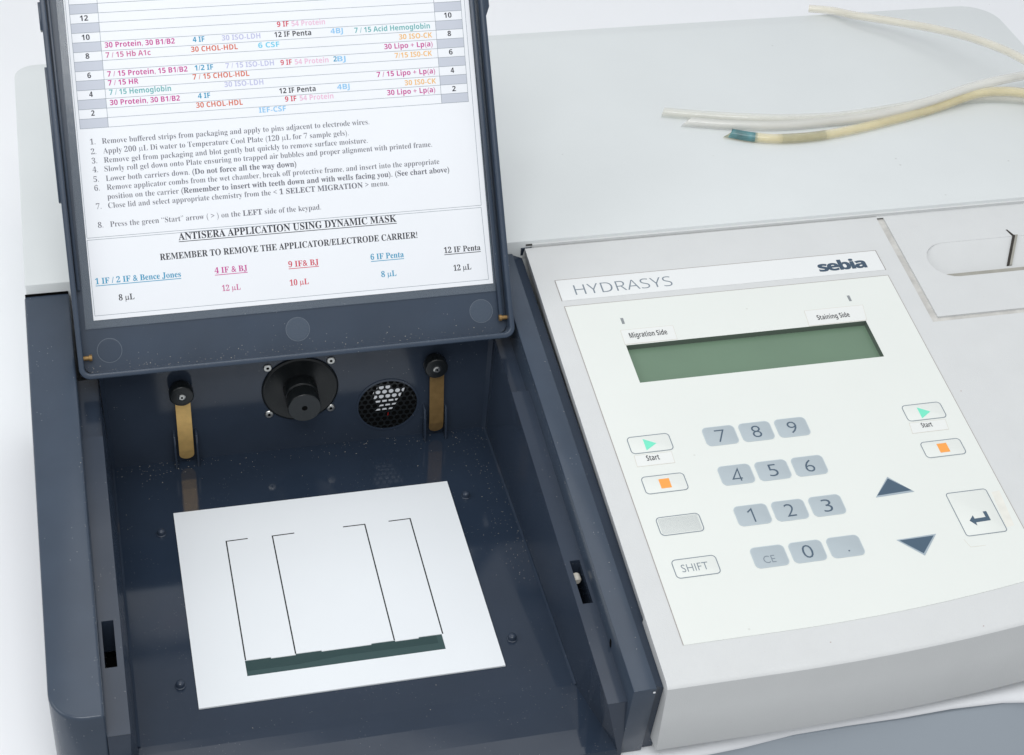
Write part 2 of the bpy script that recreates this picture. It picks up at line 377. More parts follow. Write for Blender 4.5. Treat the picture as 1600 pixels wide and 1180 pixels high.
# dark rails either side of the open compartment
plan = [(-2.38, 59.85), (-2.38, 89.1), (XL, 89.1), (XL, 62.0)] + arc(XL + 1.75, 61.6, 1.75, 180, 270, 8)[1:]
plan[3] = (XL, 61.6)
tilt_block('left_rail', plan, lambda x, y: D(x, y), TZ + .1, 'dark', root, bevel=.16, seg=4)
V = []
for y in (56.95, 89.0):
    z0 = D(0, y)[2]; lean = .95 if y < 60 else 0
    V += [(23.15, y, z0), (24.36, y, z0), (24.36, y + lean, TZ + .1), (23.15, y + lean, TZ + .1)]
mesh('right_rail', V, [(0, 1, 2, 3), (7, 6, 5, 4)] + [(i, 4 + i, 4 + (i + 1) % 4, (i + 1) % 4) for i in range(4)], 'dark', root, bevel=.06, seg=2)
V = []
for y in (57.2, 89.0):
    z0 = D(0, y)[2]; V += [(24.3, y, z0 - .10), (24.99, y, z0 - .42), (24.99, y + (.9 if y < 60 else 0), TZ + .1), (24.3, y + (.9 if y < 60 else 0), TZ + .1)]
mesh('rail_flank', V, [(0, 1, 2, 3), (7, 6, 5, 4)] + [(i, 4 + i, 4 + (i + 1) % 4, (i + 1) % 4) for i in range(4)], 'wall', root)  # flank coloured darker than the rail, for the shaded gap beside the console
for x, y, z, r in ((24.22, 56.93, 4.33, .07), (24.9, 57.6, 4.25, .06)):
    MB().prism(lambda a, c, o_: (a, y - o_, c), circ(x, z, r, 9, r * .8), 0, .02).build('paint_chip', 'white', root)
MB().box(lambda x, y, o: (x, y, o), XL + .05, -2.45, 89.04, 89.115, D(0, 89.1)[2] - .1, D(0, 89.1)[2] + .09).build('cover_gap', 'void', root)
MB().box(K, 24.9, 25.58, 32.5, 33.0, -.6, -.06).build('rear_filler', 'wall', root)
# tray floor with rolled front apron
V = []; ys = [(84.15, 0), (75, 0), (66, 0), (62.0, 0), (61.5, -.03), (60.6, -.10), (59.2, -.24), (58.1, -.38), (57.7, -.5), (57.6, -.75), (57.65, TZ + .05)]
for y, z in ys: V += [(-1.0 - (0 if y > 61.8 else (61.8 - y) * .25), y, z), (10, y, z), (21.85 + (0 if y > 61.8 else (61.8 - y) * .26), y, z)]
mesh('tray_floor', V, [(3 * i + k, 3 * i + k + 1, 3 * i + 4 + k, 3 * i + 3 + k) for i in range(len(ys) - 1) for k in (0, 1)], 'gloss', root)
# back wall and the deck behind it, hidden below the raised lid
g = MB()
zt = D(0, 84.15)[2]
g.add([(-1.0, 84.15, 0), (21.85, 84.15, 0), (22.15, 84.15, zt), (-1.3, 84.15, zt), (-1.3, 89.0, D(0, 89)[2]), (22.15, 89.0, D(0, 89)[2])], [(0, 1, 2, 3), (3, 2, 5, 4)])
g.add([(-1.02, 83.9, 0), (-.78, 84.16, 0), (-1.0, 84.16, 8.4), (-1.25, 83.9, 8.4)], [(0, 1, 2, 3)])
g.add([(21.87, 83.9, 0), (21.63, 84.16, 0), (21.9, 84.16, 8.4), (22.13, 83.9, 8.4)], [(0, 1, 2, 3)])
g.build('back_wall', 'wall', root)
LG = 1.55
def side(sg, xf, xi, xo, yfr):
    zl = lambda y: D(0, y)[2] - LG
    ya, yb_, yc, yd = 63.85, 66.7, 79.2, 84.15    # front slope | slot | ledge | rear pocket
    g = MB()
    # wall below the ledge
    def q(a, b, c, d): g.add([a, b, c, d], [(0, 1, 2, 3)])
    q((xf, ya, 0), (xf, yd, 0), (xi, yd, zl(yd)), (xi, ya, zl(ya)))
    # little fillet along the floor
    f = .10 * sg
    g.add([(xf - f, 62.0, .012), (xf - f, yd, .012), (xf + .01 * sg, yd, .11), (xf + .01 * sg, 62.0, .11)], [(0, 1, 2, 3)])
    # ledge between slot and pocket
    q((xi, yb_, zl(yb_)), (xi, yc, zl(yc)), (xo, yc, zl(yc)), (xo, yb_, zl(yb_)))
    # strips either side of the slot
    xa, xb = xi + (xo - xi) * .30, xi + (xo - xi) * .84
    q((xi, ya, zl(ya)), (xi, yb_, zl(yb_)), (xa, yb_, zl(yb_)), (xa, ya, zl(ya)))
    q((xb, ya, zl(ya)), (xb, yb_, zl(yb_)), (xo, yb_, zl(yb_)), (xo, ya, zl(ya)))
    # sides of the slot
    dp = 2.2
    for (x1, y1, x2, y2) in ((xa, ya, xa, yb_), (xb, ya, xb, yb_), (xa, ya, xb, ya), (xa, yb_, xb, yb_)):
        q((x1, y1, zl(y1)), (x2, y2, zl(y2)), (x2, y2, zl(y2) - dp), (x1, y1, zl(y1) - dp))
    # rear pocket, one step lower
    pd = .5
    q((xi, yc, zl(yc) - pd), (xi, yd, zl(yd) - pd), (xo, yd, zl(yd) - pd), (xo, yc, zl(yc) - pd))
    q((xi, yc, zl(yc)), (xo, yc, zl(yc)), (xo, yc, zl(yc) - pd), (xi, yc, zl(yc) - pd))
    # front: the floor edge flares out; on the right the ledge turns into a steep face
    st_ = [ya, 61.8] + ([60.6, 59.2, yfr] if yfr < 59 else [yfr])
    fo = lambda y: max(0, 61.8 - y) * .26 * sg
    fz = lambda y: 0 if y > 61.8 else -(61.8 - y) * .12
    zo = zl
    for a, c in zip(st_, st_[1:]):
        q((xf + fo(a), a, fz(a)), (xf + fo(c), c, fz(c)), (xi, c, zl(c)), (xi, a, zl(a)))
    q((xi, ya, zl(ya)), (xi, yfr, zl(yfr)), (xo, yfr, zo(yfr)), (xo, ya, zo(ya)))
    g.add([(xo, yfr - .01, zo(yfr)), (xi, yfr - .01, zl(yfr)), (xf + fo(yfr), yfr - .01, fz(yfr)), (xf + fo(yfr), yfr - .01, TZ), (xo, yfr - .01, TZ)], [(0, 1, 2, 3, 4)])
    o = g.build('side_wall', 'wall', root)
    flat(lambda x, y, o_: (x, y, zl(ya) - dp + o_), [(xa, ya), (xb, ya), (xb, yb_), (xa, yb_)] if sg > 0 else [(xb, ya), (xa, ya), (xa, yb_), (xb, yb_)], 'latch_slot', 'void', o, -.02, 0)
    return o, xa, xb, ya, yb_, zl
sL = side(-1, -1.0, -1.27, -2.38, 59.9)
sR = side(1, 21.85, 22.12, 23.15, 57.65)
o, xa, xb, ya, yb_, zl = sR
MB().lathe(lambda x, z, oo: (x, 66.1 - oo, z), 22.62, zl(65.6) - .35, [(0.2, 0), (.24, .05), (.24, .4), (.16, .5)], 18).build('latch_bead', 'bead', root, smooth=False)
flat(lambda y, z, oo: (23.15 - oo, y, z), circ(61.0, 3.9, .16, 16, .3), 'screw_hole', 'void', root, .0, .004)
# small brass wire lying in each floor corner
for p, q in (((21.98, 79.0), (21.97, 76.6)), ((-1.2, 77.6), (-1.16, 75.4))):
    MB().box(FL, min(p[0], q[0]) - .02, max(p[0], q[0]) + .02, q[1], p[1], .31, .345).build('electrode_wire', 'brass', root)
# floor pegs
for (x, y) in ((1.38, 77.75), (19.31, 77.86), (19.29, 65.9), (1.41, 65.8)):
    MB().lathe(FL, x, y, [(.30, 0.001), (.30, .05), (.23, .06), (.24, .18), (.20, .30), (.10, .36)], 24).build('locating_peg', 'wall', root, smooth=False, bevel=.02)
# terminal posts with brass contact springs and guard fins
def post(px, pz, sx, spring, fx):
    o = MB().lathe(WL, px, pz, [(.55, 0), (.55, .25), (.68, .26), (.71, .34), (.71, .84), (.65, .92)], 40).build('terminal_post', 'black', root, bevel=.03)
    MB().lathe(lambda a, b, c: WL(a, b, c + .92), px, pz, [(.30, .001), (.30, .012)], 20).build('screw_seat', 'cap', o)
    s_ = MB().lathe(lambda a, b, c: WL(a, b, c + .932), px, pz, [(.21, 0), (.21, .05), (.15, .08)], 20).build('screw_head', 'steel', o)
    MB().lathe(lambda a, b, c: WL(a, b, c + 1.014), px, pz, [(.075, 0.0), (.075, .003)], 6).build('screw_socket', 'void', s_)
    P = []; n = 10                            # spring: hangs down, a little bowed towards the viewer
    zs = [pz - .2, pz - 1.2, pz - 2.4, pz - 3.6, 1.15, .78]
    of = [.30, .33, .42, .50, .52, .44]
    V = []; F = []
    rows = []
    for z, f_ in zip(zs, of): rows.append((.44, z, f_))
    for k in (25, 45, 62, 75, 84): rows.append((.44 * math.cos(math.radians(k)), .78 - .40 * math.sin(math.radians(k)), .44 - .10 * math.sin(math.radians(k))))
    for hw, z, f_ in rows:
        V += [WL(sx - hw, z, f_), WL(sx + hw, z, f_), WL(sx + hw, z, f_ - .05), WL(sx - hw, z, f_ - .05)]
    for i in range(len(rows) - 1):
        for k in range(4): F.append((4 * i + k, 4 * i + (k + 1) % 4, 4 * i + 4 + (k + 1) % 4, 4 * i + 4 + k))
    F += [(0, 1, 2, 3), tuple(4 * (len(rows) - 1) + k for k in (3, 2, 1, 0))]
    mesh('contact_spring', V, F, spring, root, label=('bright' if spring == 'brass' else 'tarnished') + ' brass contact strip')
    for x in fx:
        MB().add([(x - .06, 84.15, 0.02), (x + .06, 84.15, 0.02), (x + .06, 83.35, .02), (x - .06, 83.35, .02), (x - .06, 84.15, 2.35), (x + .06, 84.15, 2.35), (x + .06, 83.55, 2.3), (x - .06, 83.55, 2.3)],
                 [(0, 1, 2, 3), (4, 7, 6, 5), (0, 4, 5, 1), (1, 5, 6, 2), (2, 6, 7, 3), (3, 7, 4, 0)]).build('guard_fin', 'wall', root, bevel=.015)
post(3.37, 5.52, 3.42, 'brass', (2.76, 4.06))
post(18.50, 5.62, 18.66, 'brass_dark', (17.93, 19.24))
# applicator hub: shallow round dish with a drive shaft
o = MB().lathe(WL, 10.38, 4.55, [(2.30, 0.0), (2.30, .10), (2.18, .16), (2.02, .10), (1.2, .07), (.3, .07)], 64).build('hub_disc', 'black', root, bevel=.02)
MB().lathe(lambda a, b, c: WL(a, b, c + .07), 10.38, 4.55, [(1.02, 0), (.99, .75), (.90, .78), (.90, 1.0), (.99, 1.03), (.99, 1.83), (.95, 1.88)], 48).build('drive_shaft', 'black', o, bevel=.02)
MB().lathe(lambda a, b, c: WL(a, b, c + 1.95), 10.38, 4.55, [(.95, 0.001), (.95, .004)], 40).build('shaft_face', 'cap', o)
MB().lathe(lambda a, b, c: WL(a, b, c + 1.96), 10.38, 4.55, [(.17, 0.0), (.17, .004)], 20).build('shaft_hole', 'void', o)
for x, z in ((8.5, 6.33), (12.26, 6.42), (8.48, 2.85), (12.2, 2.85)):
    s_ = MB().lathe(WL, x, z, [(.27, 0), (.27, .05), (.22, .10)], 24).build('mounting_screw', 'steel', root, bevel=.01)
    MB().lathe(lambda a, b, c: WL(a, b, c + .10), x, z, [(.10, 0), (.10, .004)], 6).build('screw_socket', 'void', s_)
# round vent with a hexagonal grid of holes and a fan behind it
vx, vz, VR = 15.70, 2.60, 1.88
vent = MB().ring(WL, circ(vx, vz, VR + .08, 64), circ(vx, vz, VR - .06, 64), .0, .05).build('vent_rim', 'wall', root)
gm = MB(); hr = .155; pitch = .40
for i in range(-6, 7):
    for j in range(-6, 7):
        cx = vx + (i + .5 * (j % 2)) * pitch; cz = vz + j * pitch * .866
        if math.hypot(cx - vx, cz - vz) > VR - .02: continue
        hexo = []; cir = []
        for k in range(12):
            a = math.radians(30 * k + 30); R_ = pitch / 2 / max(math.cos(math.radians((30 * k) % 60 - 30 + 0)), .5) if True else 0
            ang = (math.degrees(a)) % 60; R_ = pitch / 2 / math.cos(math.radians(min(ang, 60 - ang)))
            hx, hz = cx + R_ * math.cos(a), cz + R_ * math.sin(a)
            dd = math.hypot(hx - vx, hz - vz)
            if dd > VR - .03: hx, hz = vx + (hx - vx) * (VR - .03) / dd, vz + (hz - vz) * (VR - .03) / dd
            hexo.append((hx, hz)); rx, rz = cx + hr * math.cos(a), cz + hr * math.sin(a)
            dd = math.hypot(rx - vx, rz - vz)
            if dd > VR - .05: rx, rz = vx + (rx - vx) * (VR - .05) / dd, vz + (rz - vz) * (VR - .05) / dd
            cir.append((rx, rz))
        gm.ring(WL, hexo, cir, .012, .03)
gm.build('vent_grille', 'black', root)
flat(WL, circ(vx, vz, VR - .03, 48), 'vent_opening', 'void', root, .003, .006)
fanm = MB()
for (ax, az, bx_, bz, hh) in ((-.75, 1.28, .15, 1.32, .16), (-.95, .98, .95, 1.02, .17), (-.9, .62, .75, .66, .15), (-.85, .30, .55, .34, .07), (-.55, -.02, .45, .02, .06), (-.75, -.32, .25, -.30, .06)):
    fanm.prism(WL, [(vx + ax, vz + az - hh), (vx + bx_, vz + bz - hh), (vx + bx_ + .1, vz + bz + hh), (vx + ax + .1, vz + az + hh)], .007, .010)
fanm.build('fan_vane', 'white', vent)
flat(WL, [(vx - .03, vz - .98), (vx + .03, vz - .98), (vx + .06, vz - .6), (vx + .02, vz - .6)], 'red_wire', 'red', vent, .007, .009)

# ------------------------------------------------------------------ the white cooling plate on the floor
cp = MB()
PX0, PX1, PY0, PY1 = 2.2, 18.47, 63.98, 79.33
wx0, wx1, wy0, wy1 = 4.9, 15.58, 65.76, 66.9
zt_ = .10
cp.box(FL, PX0, PX1, wy1, PY1, .01, zt_); cp.box(FL, PX0, PX1, PY0, wy0, .01, zt_)
cp.box(FL, PX0, wx0, wy0, wy1, .01, zt_); cp.box(FL, wx1, PX1, wy0, wy1, .01, zt_)
plate = cp.build('cooling_plate', 'plate', root)
w_ = MB().box(FL, wx0, wx1, wy0, wy1, .01, .055).build('plate_window', 'glass', plate)
flat(FL, [(wx0, wy0 + .42), (7.6, wy0 + .40), (10, wy0 + .60), (wx1 - .3, wy0 + .55), (wx1 - .3, wy1), (wx0, wy1)], 'window_reflection_band', 'glass2', plate, .056, .060)  # darker band painted on the window glass as a reflection
bpy.data.objects['window_reflection_band'].name = 'painted_window_reflection'
for x0, x1 in ((4.9, 6.25), (7.6, 8.95), (11.65, 12.97), (14.3, 15.64)):   # white tabs along the window's top edge
    pass
for a, b, c in (((6.17, 76.4), (4.94, 76.38), (4.94, 66.92)), ((8.85, 76.38), (7.58, 76.36), (7.61, 66.9)), ((11.69, 76.4), (12.965, 76.4), (12.97, 66.9)), ((14.37, 76.41), (15.65, 76.42), (15.64, 66.9))):
    flat(FL, pathbar(FL, [a, b, c], .074), 'printed_line', 'line', plate, zt_, zt_ + .004)
for a, b in ((6.28, 7.6), (9.0, 11.7), (13.0, 14.3)):
    MB().box(FL, a, b, wy1 - .075, wy1 + .001, .06, zt_ - .001).build('window_tab', 'plate', plate)

# ------------------------------------------------------------------ console deck with its bowed front
def front(x):                               # s of the deck's front edge
    t_ = max(0.0, x - 31.0); return -.26 + .0042 * t_ ** 2 + (.0 if x > 31 else .0)
def psheet(xb, sb, holes, fr, o=0.0):       # flat sheet over a grid with rectangular holes
    V = []; F = []; idx = {}
    def vid(i, j):
        if (i, j) not in idx: idx[i, j] = len(V); V.append(fr(xb[i], sb[j], o))
        return idx[i, j]
    for i in range(len(xb) - 1):
        for j in range(len(sb) - 1):
            cx, cy = (xb[i] + xb[i + 1]) / 2, (sb[j] + sb[j + 1]) / 2
            if any(a < cx < b and c < cy < d for a, b, c, d in holes): continue
            F.append((vid(i, j), vid(i + 1, j), vid(i + 1, j + 1), vid(i, j + 1)))
    return V, F
fx0 = 25.08; lx0, lx1, ls0, ls1 = 29.12, 44.32, 20.25, 23.32
g = MB()
def leftedge(s): return 24.80 + .0098 * max(0, s)
xb = sorted({fx0, 27, lx0, lx1, 48.5, 52, 56, 60, 64, XR}); sb = [4.2, 8, ls0, 22.68, ls1, 32.45]
gx0, gs0 = 48.5, 22.68
def KE(x, s, o=0): return K(leftedge(s) if abs(x - fx0) < 1e-6 else x, s, o)
V, F = psheet(xb, sb, [(lx0, lx1, ls0, ls1), (gx0, XR, gs0, 40)], KE); g.add(V, F)
# bowed strip, rolled front edge and chin
xc = [fx0] + [26 + i * (XR - 26) / 40 for i in range(41)]
rows = []
for x in xc:
    s0 = front(x); xe = 24.78 if x == fx0 else x; y0 = K(0, s0)[1]; z0 = K(0, s0)[2]
    xk = leftedge(4.2) if x == fx0 else x
    r = [K(xk, 4.2), K(xe if x != fx0 else leftedge(s0 + .5), s0 + .42), K(xe, s0 + .18, -.012), K(xe, s0 + .06, -.05), (xe, y0 + .0, z0 - .13), (xe, y0 + .015, z0 - .26)]
    zb = -.22 - .018 * max(0, x - 36) * .6
    r += [(xe, y0 + .12, z0 - 2.0), (xe, y0 + .30, zb + .12), (xe, y0 + .36, zb + .03), (xe, y0 + .5, zb), (xe, y0 + 6, zb)]
    rows.append(r)
n_ = len(rows[0]); V = [p for r in rows for p in r]
F = [(i * n_ + j, (i + 1) * n_ + j, (i + 1) * n_ + j + 1, i * n_ + j + 1) for i in range(len(rows) - 1) for j in range(n_ - 1)]
F.append(tuple(range(n_)))                  # left cheek of the chin
g.add(V, F)
# left side of the console
P = [KE(fx0, s) for s in (4.2, 8, 20, 32.45)]
for a, b in zip(P, P[1:]): g.add([a, b, (b[0] + .12, b[1], b[2] - .9), (a[0] + .12, a[1], a[2] - .9)], [(0, 1, 2, 3)])
g.add([KE(fx0, 32.45), K(48.5, 32.45), K(48.5, 32.45, -.8), K(25, 32.45, -.8)], [(0, 1, 2, 3)])
console = g.build('console_deck', 'fascia', root)
for p in console.data.polygons: p.use_smooth = True
es = console.modifiers.new('split', 'EDGE_SPLIT'); es.split_angle = math.radians(38)
MB().add([(25.0, 62, TZ), (XR - .5, 62, TZ), (XR - .5, 66, TZ), (25.0, 66, TZ), (25.0, 62, -.1), (XR - .5, 62, -.1), (XR - .5, 66, -.1), (25, 66, -.1)],
         [(0, 1, 2, 3), (4, 5, 6, 7), (0, 1, 5, 4), (1, 2, 6, 5), (2, 3, 7, 6), (3, 0, 4, 7)]).build('base_rail', 'void', root)
# thin moulding line behind the deck
MB().box(K, 25.6, XR, 32.52, 33.2, -.5, .20).build('deck_seam', 'fascia', root)
MB().box(K, 25.6, XR, 32.45, 32.52, -.5, -.06).build('seam_gap', 'groove', root)
MB().add([(25.2, 89.06, CO(0, 89.1)[2] - .32), (XR - .1, 89.06, CO(0, 89.1)[2] - .32), (XR - .1, 89.06, CO(0, 89.1)[2] - .24), (25.2, 89.06, CO(0, 89.1)[2] - .24), (25.2, 89.2, CO(0, 89.1)[2] - .32), (XR - .1, 89.2, CO(0, 89.1)[2] - .32), (XR - .1, 89.2, CO(0, 89.1)[2] - .24), (25.2, 89.2, CO(0, 89.1)[2] - .24)], [(0, 1, 2, 3), (4, 7, 6, 5), (0, 4, 5, 1), (3, 2, 6, 7)]).build('cover_shadow_gap', 'slotdark', root)  # dark bar painted in for the shadow gap under the cover's front edge

# staining lid on the right, set into a groove
g = MB()
SX0, SS0 = 48.98, 23.08
hx0, hx1, hs0, hs1 = 50.33, 62.5, 26.35, 29.5
R_ = (hs1 - hs0) / 2
loop = []
for i in range(13): a = math.radians(90 + 180 * i / 12); loop.append((hx0 + R_ + R_ * math.cos(a), hs0 + R_ + R_ * math.sin(a)))
for i in range(13): a = math.radians(-90 + 180 * i / 12); loop.append((hx1 - R_ + R_ * math.cos(a), hs0 + R_ + R_ * math.sin(a)))
# outer rectangle sampled to match the loop
def to_rect(p, x0, x1, s0, s1):
    cx, cs = (x0 + x1) / 2, (s0 + s1) / 2
    return p
rect = []
def near(p, i):
    x, s = p
    if i < 13:
        if i <= 4: return (SX0 + (x - SX0) * (i == 0) if i else x, 32.35) if i == 0 else (SX0 + (4 - i) / 4 * (x - SX0) * .6, 32.35)
        if i <= 8: return (SX0, 32.35 + (SS0 - 32.35) * (i - 4) / 4)
        return (SX0 + (i - 8) / 4 * (loop[12][0] - SX0), SS0)
    k = i - 13
    if k <= 4: return (loop[13][0] + (XR - loop[13][0]) * k / 4, SS0)
    if k <= 8: return (XR, SS0 + (32.35 - SS0) * (k - 4) / 4)
    return (XR + (loop[25][0] - XR) * (k - 8) / 4, 32.35)
rect = [near(p, i) for i, p in enumerate(loop)]
n = len(loop)
V = [K(a, b) for a, b in rect] + [K(a, b) for a, b in loop]
F = [(i, (i + 1) % n, n + (i + 1) % n, n + i) for i in range(n)]
g.add(V, F)
g.add([K(SX0, SS0), K(XR, SS0), K(XR, SS0, -.35), K(SX0, SS0, -.35), K(SX0, 32.35), K(SX0, 32.35, -.35)], [(0, 1, 2, 3), (0, 3, 5, 4)])
stain = g.build('staining_lid', 'fascia', root)
# finger recess: scooped floor falling towards the front, with a dusty ledge
def deep(s): return -.02 - .95 * max(0, (hs1 - s)) / (hs1 - hs0 - .0) * (1 if s > hs0 + .32 else 1)
V = [K(a, b) for a, b in loop] + [K(a, b, deep(b) if b > hs0 + .45 else deep(hs0 + .45)) for a, b in loop]
F = [(i, (i + 1) % n, n + (i + 1) % n, n + i) for i in range(n)]
V2 = V[n:]; F.append(tuple(range(n, 2 * n)))
mesh('finger_recess', V, F, 'fascia', stain)
MB().box(K, 50.95, 62.0, 26.37, 26.74, -.30, -.10).build('recess_ledge', 'ledge', stain)
flat(K, [(56.66, 30.16), (56.78, 30.16), (57.02, 29.60), (56.84, 29.52)], 'latch_slit', 'slotdark', stain, 0.001, .006)
V = []
for a, b in ((56.86, 29.52), (56.35, 28.6), (55.72, 27.45)):
    V += [K(a, b, deep(b) + .02), K(a + .17, b, deep(b) + .02), K(a + .17, b, deep(b) + .12), K(a, b, deep(b) + .12)]
TF = [(4 * i + k, 4 * i + (k + 1) % 4, 4 * i + 4 + (k + 1) % 4, 4 * i + 4 + k) for i in range(2) for k in range(4)] + [(0, 1, 2, 3), (11, 10, 9, 8)]
mesh('latch_tongue', V, TF, 'slotdark', stain)
mesh('latch_tongue', [(x + .19, y, z) for x, y, z in V], TF, 'ledge', stain)
# groove floor round the lid
g = MB()
g.add([K(gx0, 32.35, -.14), K(SX0, 32.35, -.14), K(SX0, SS0, -.14), K(gx0, gs0, -.14), K(XR, gs0, -.14), K(XR, SS0, -.14)], [(0, 1, 2, 3), (3, 2, 5, 4)])
g.build('lid_groove', 'groove', stain)
g = MB(); g.add([K(gx0, 32.45), K(gx0, gs0), K(XR, gs0), K(XR, gs0, -.3), K(gx0, gs0, -.3), K(gx0, 32.45, -.3)], [(0, 1, 4, 5), (1, 2, 3, 4)])
g.build('groove_wall', 'fascia', stain)
g = MB(); g.add([K(SX0, 32.35, -.02), K(XR, 32.35, -.02), K(XR, 32.62, -.02), K(gx0, 32.62, -.02), K(gx0, 32.35, -.02)], [(0, 1, 2, 3, 4)]); g.build('groove_end', 'fascia', stain)

# ------------------------------------------------------------------ keypad membrane
def pfront(x): t_ = max(0.0, x - 32.0); return 2.10 + .0052 * t_ ** 2
PT = .035
g = MB()
xb = [26.3, lx0 + .001, 31, 33, 35, 37, 39, 41, 43, lx1 - .001, 45.5, 47.22]
V, F = psheet(xb, [4.0, ls0 + .001, ls1 - .001, 27.03], [(lx0, lx1, ls0, ls1)], lambda a, b, o: K(a, b, PT)); g.add(V, F)
for a, b in zip(xb, xb[1:]): g.add([K(a, pfront(a), PT), K(b, pfront(b), PT), K(b, 4.0, PT), K(a, 4.0, PT)], [(0, 1, 2, 3)])
edge = [(26.3, 27.03), (26.3, 2.1)] + [(x, pfront(x)) for x in xb[1:]] + [(47.22, 27.03)]
for a, b in zip(edge, edge[1:] + edge[:1]): g.add([K(*a, PT), K(*b, PT), K(*b, .0), K(*a, .0)], [(0, 1, 2, 3)])
panel = g.build('keypad_panel', 'panel', root)
bd = []
for a, b in zip(edge, edge[1:] + edge[:1]):
    pass
e2 = edge + [edge[0]]
for nm_, pts in (('panel_edge', [(26.3, 2.1), (26.3, 27.03), (47.22, 27.03), (47.22, 3.3)]),):
    flat(K, pathbar(K, pts, .035), nm_, 'thin', panel, .001, PT + .003)
g = MB().prism(K, [(26.3, 27.54), (47.24, 27.54), (47.24, 29.33), (26.3, 29.33)], .001, .03).build('badge_strip', 'strip', root)
flat(K, pathbar(K, [(26.27, 27.54), (26.27, 29.35), (47.27, 29.35), (47.27, 27.54)], .03), 'strip_edge', 'thin', g, .001, .034)
lettering(K, 'HYDRASYS', 'sans', 27.25, 27.93, 33.42, .86, 'outline', g, .034, offset=-.010)
lettering(K, 'sebia', 'bold', 43.0, 27.92, 46.2, .82, 'logo', g, .036, offset=.022, space=.84)
# LCD window: recessed display
g = MB()
dpt = .36
for a, b in (((lx0, ls0), (lx1, ls0)), ((lx1, ls0), (lx1, ls1)), ((lx1, ls1), (lx0, ls1)), ((lx0, ls1), (lx0, ls0))):
    g.add([K(*a, .03), K(*b, .03), K(*b, -dpt), K(*a, -dpt)], [(0, 1, 2, 3)])
disp = g.build('display_surround', 'lcd_edge', root)
MB().box(K, lx0 - .3, lx1 + .3, ls0 - .3, ls1 + .3, -dpt - .1, -dpt).build('display', 'lcd', disp)
# ticks, stickers
for x in (29.38, 43.91):
    MB().prism(K, [(x, 25.10), (x + .17, 25.10), (x + .18, 25.6), (x, 25.6)], PT, PT + .005).build('tick_mark', 'tick', panel)
def sticker(pts, text, tx0, ts, tx1, cap, o0=PT, label=None):
    s_ = flat(K, pts, 'label_sticker', 'tape', root, o0, o0 + .016)
    flat(K, pathbar(K, [pts[3], pts[2], pts[1], pts[0], pts[3]], .022), 'sticker_edge', 'tapeedge', s_, o0 + .001, o0 + .017)
    lettering(K, text, 'bold', tx0, ts, tx1, cap * 1.06, 'ink_black', s_, o0 + .03, offset=-.010)
    s_['label'] = 'small clear sticker reading ' + text + ('' if text != 'Start' else ' under the left start key' if tx0 < 35 else ' under the right start key')
sticker([(29.08, 23.4), (32.31, 23.4), (32.38, 24.56), (29.12, 24.58)], 'Migration Side', 29.53, 23.86, 31.86, .40)
sticker([(40.66, 23.36), (44.4, 23.38), (44.62, 24.66), (40.8, 24.66)], 'Staining Side', 41.38, 23.77, 43.47, .38)
sticker([(27.21, 14.03), (29.38, 14.02), (29.42, 14.84), (27.25, 14.84)], 'Start', 27.88, 14.36, 28.62, .37)
sticker([(43.68, 14.09), (45.92, 14.09), (46.02, 14.86), (43.78, 14.88)], 'Start', 44.42, 14.42, 45.08, .34)
o = flat(K, [(46.28, 6.73), (46.78, 6.78), (46.98, 9.29), (46.47, 9.23)], 'adhesive_residue', 'tapeedge', root, PT, PT + .006)
o.data.materials[0] = mat('old_adhesive', (.78, .77, .705), .5, .3, mottle=.05, mscale=1.5)
flat(K, pathbar(K, [(43.55, 6.3), (43.72, 5.73), (44.6, 5.72)], .025), 'sticker_trace', 'tapeedge', root, PT, PT + .004)
# outlined keys
def outkey(x0, x1, s0, s1, kind, r=.26):
    o = flat(K, rr(x0, x1, s0, s1, r), 'function_key', 'panel', root, PT + .001, PT + .018, bevel=.006)
    MB().ring(K, rr(x0, x1, s0, s1, r), rr(x0 + .05, x1 - .05, s0 + .05, s1 - .05, r - .05), PT + .019, PT + .023).build('key_outline', 'outline', o)
    return o
T = PT + .02
for x0, dx in ((27.15, 0), (43.78, 0)):
    k = outkey(x0, x0 + 2.49, 14.95, 16.23, 'start') if x0 < 30 else outkey(x0, x0 + 2.45, 14.98, 16.25, 'start')
    k['label'] = 'start key with green triangle, ' + ('beside the number keys' if x0 < 30 else 'near the right edge of the keypad')
    c = x0 + .91
    flat(K, [(c, 15.12), (c + .69, 15.56), (c, 15.98)], 'green_triangle', 'green', k, T, T + .004)
    k = outkey(x0, x0 + 2.48, 12.0 if x0 < 30 else 12.14, 13.27 if x0 < 30 else 13.37, 'stop'); k['label'] = 'stop key with orange square, ' + ('beside the number keys' if x0 < 30 else 'near the right edge of the keypad')
    z = 0 if x0 < 30 else .14
    flat(K, [(c + .05, 12.3 + z), (c + .65, 12.3 + z), (c + .65, 12.97 + z), (c + .05, 12.97 + z)], 'orange_square', 'orange', k, T, T + .004)
k = outkey(27.15, 29.63, 9.07, 10.36, 'hatched'); k['label'] = 'blank key filled with fine dot screen'
dm = MB()
nx, ns = 44, 22
for i in range(nx):
    for j in range(ns):
        x = 27.27 + (i + .5 * (j % 2)) * 2.24 / nx; s = 9.17 + (j + .5) * 1.09 / ns
        d_ = .0115; dm.add([K(x - d_, s - d_, T + .003), K(x + d_, s - d_, T + .003), K(x + d_, s + d_, T + .003), K(x - d_, s + d_, T + .003)], [(0, 1, 2, 3)])
ds = dm.build('dot_screen', 'outline', k); ds['kind'] = 'stuff'
k = outkey(27.17, 29.65, 6.18, 7.44, 'shift'); k['label'] = 'key reading SHIFT'
lettering(K, 'SHIFT', 'plain', 27.60, 6.55, 29.08, .50, 'outline', k, T + .005, offset=-.008)
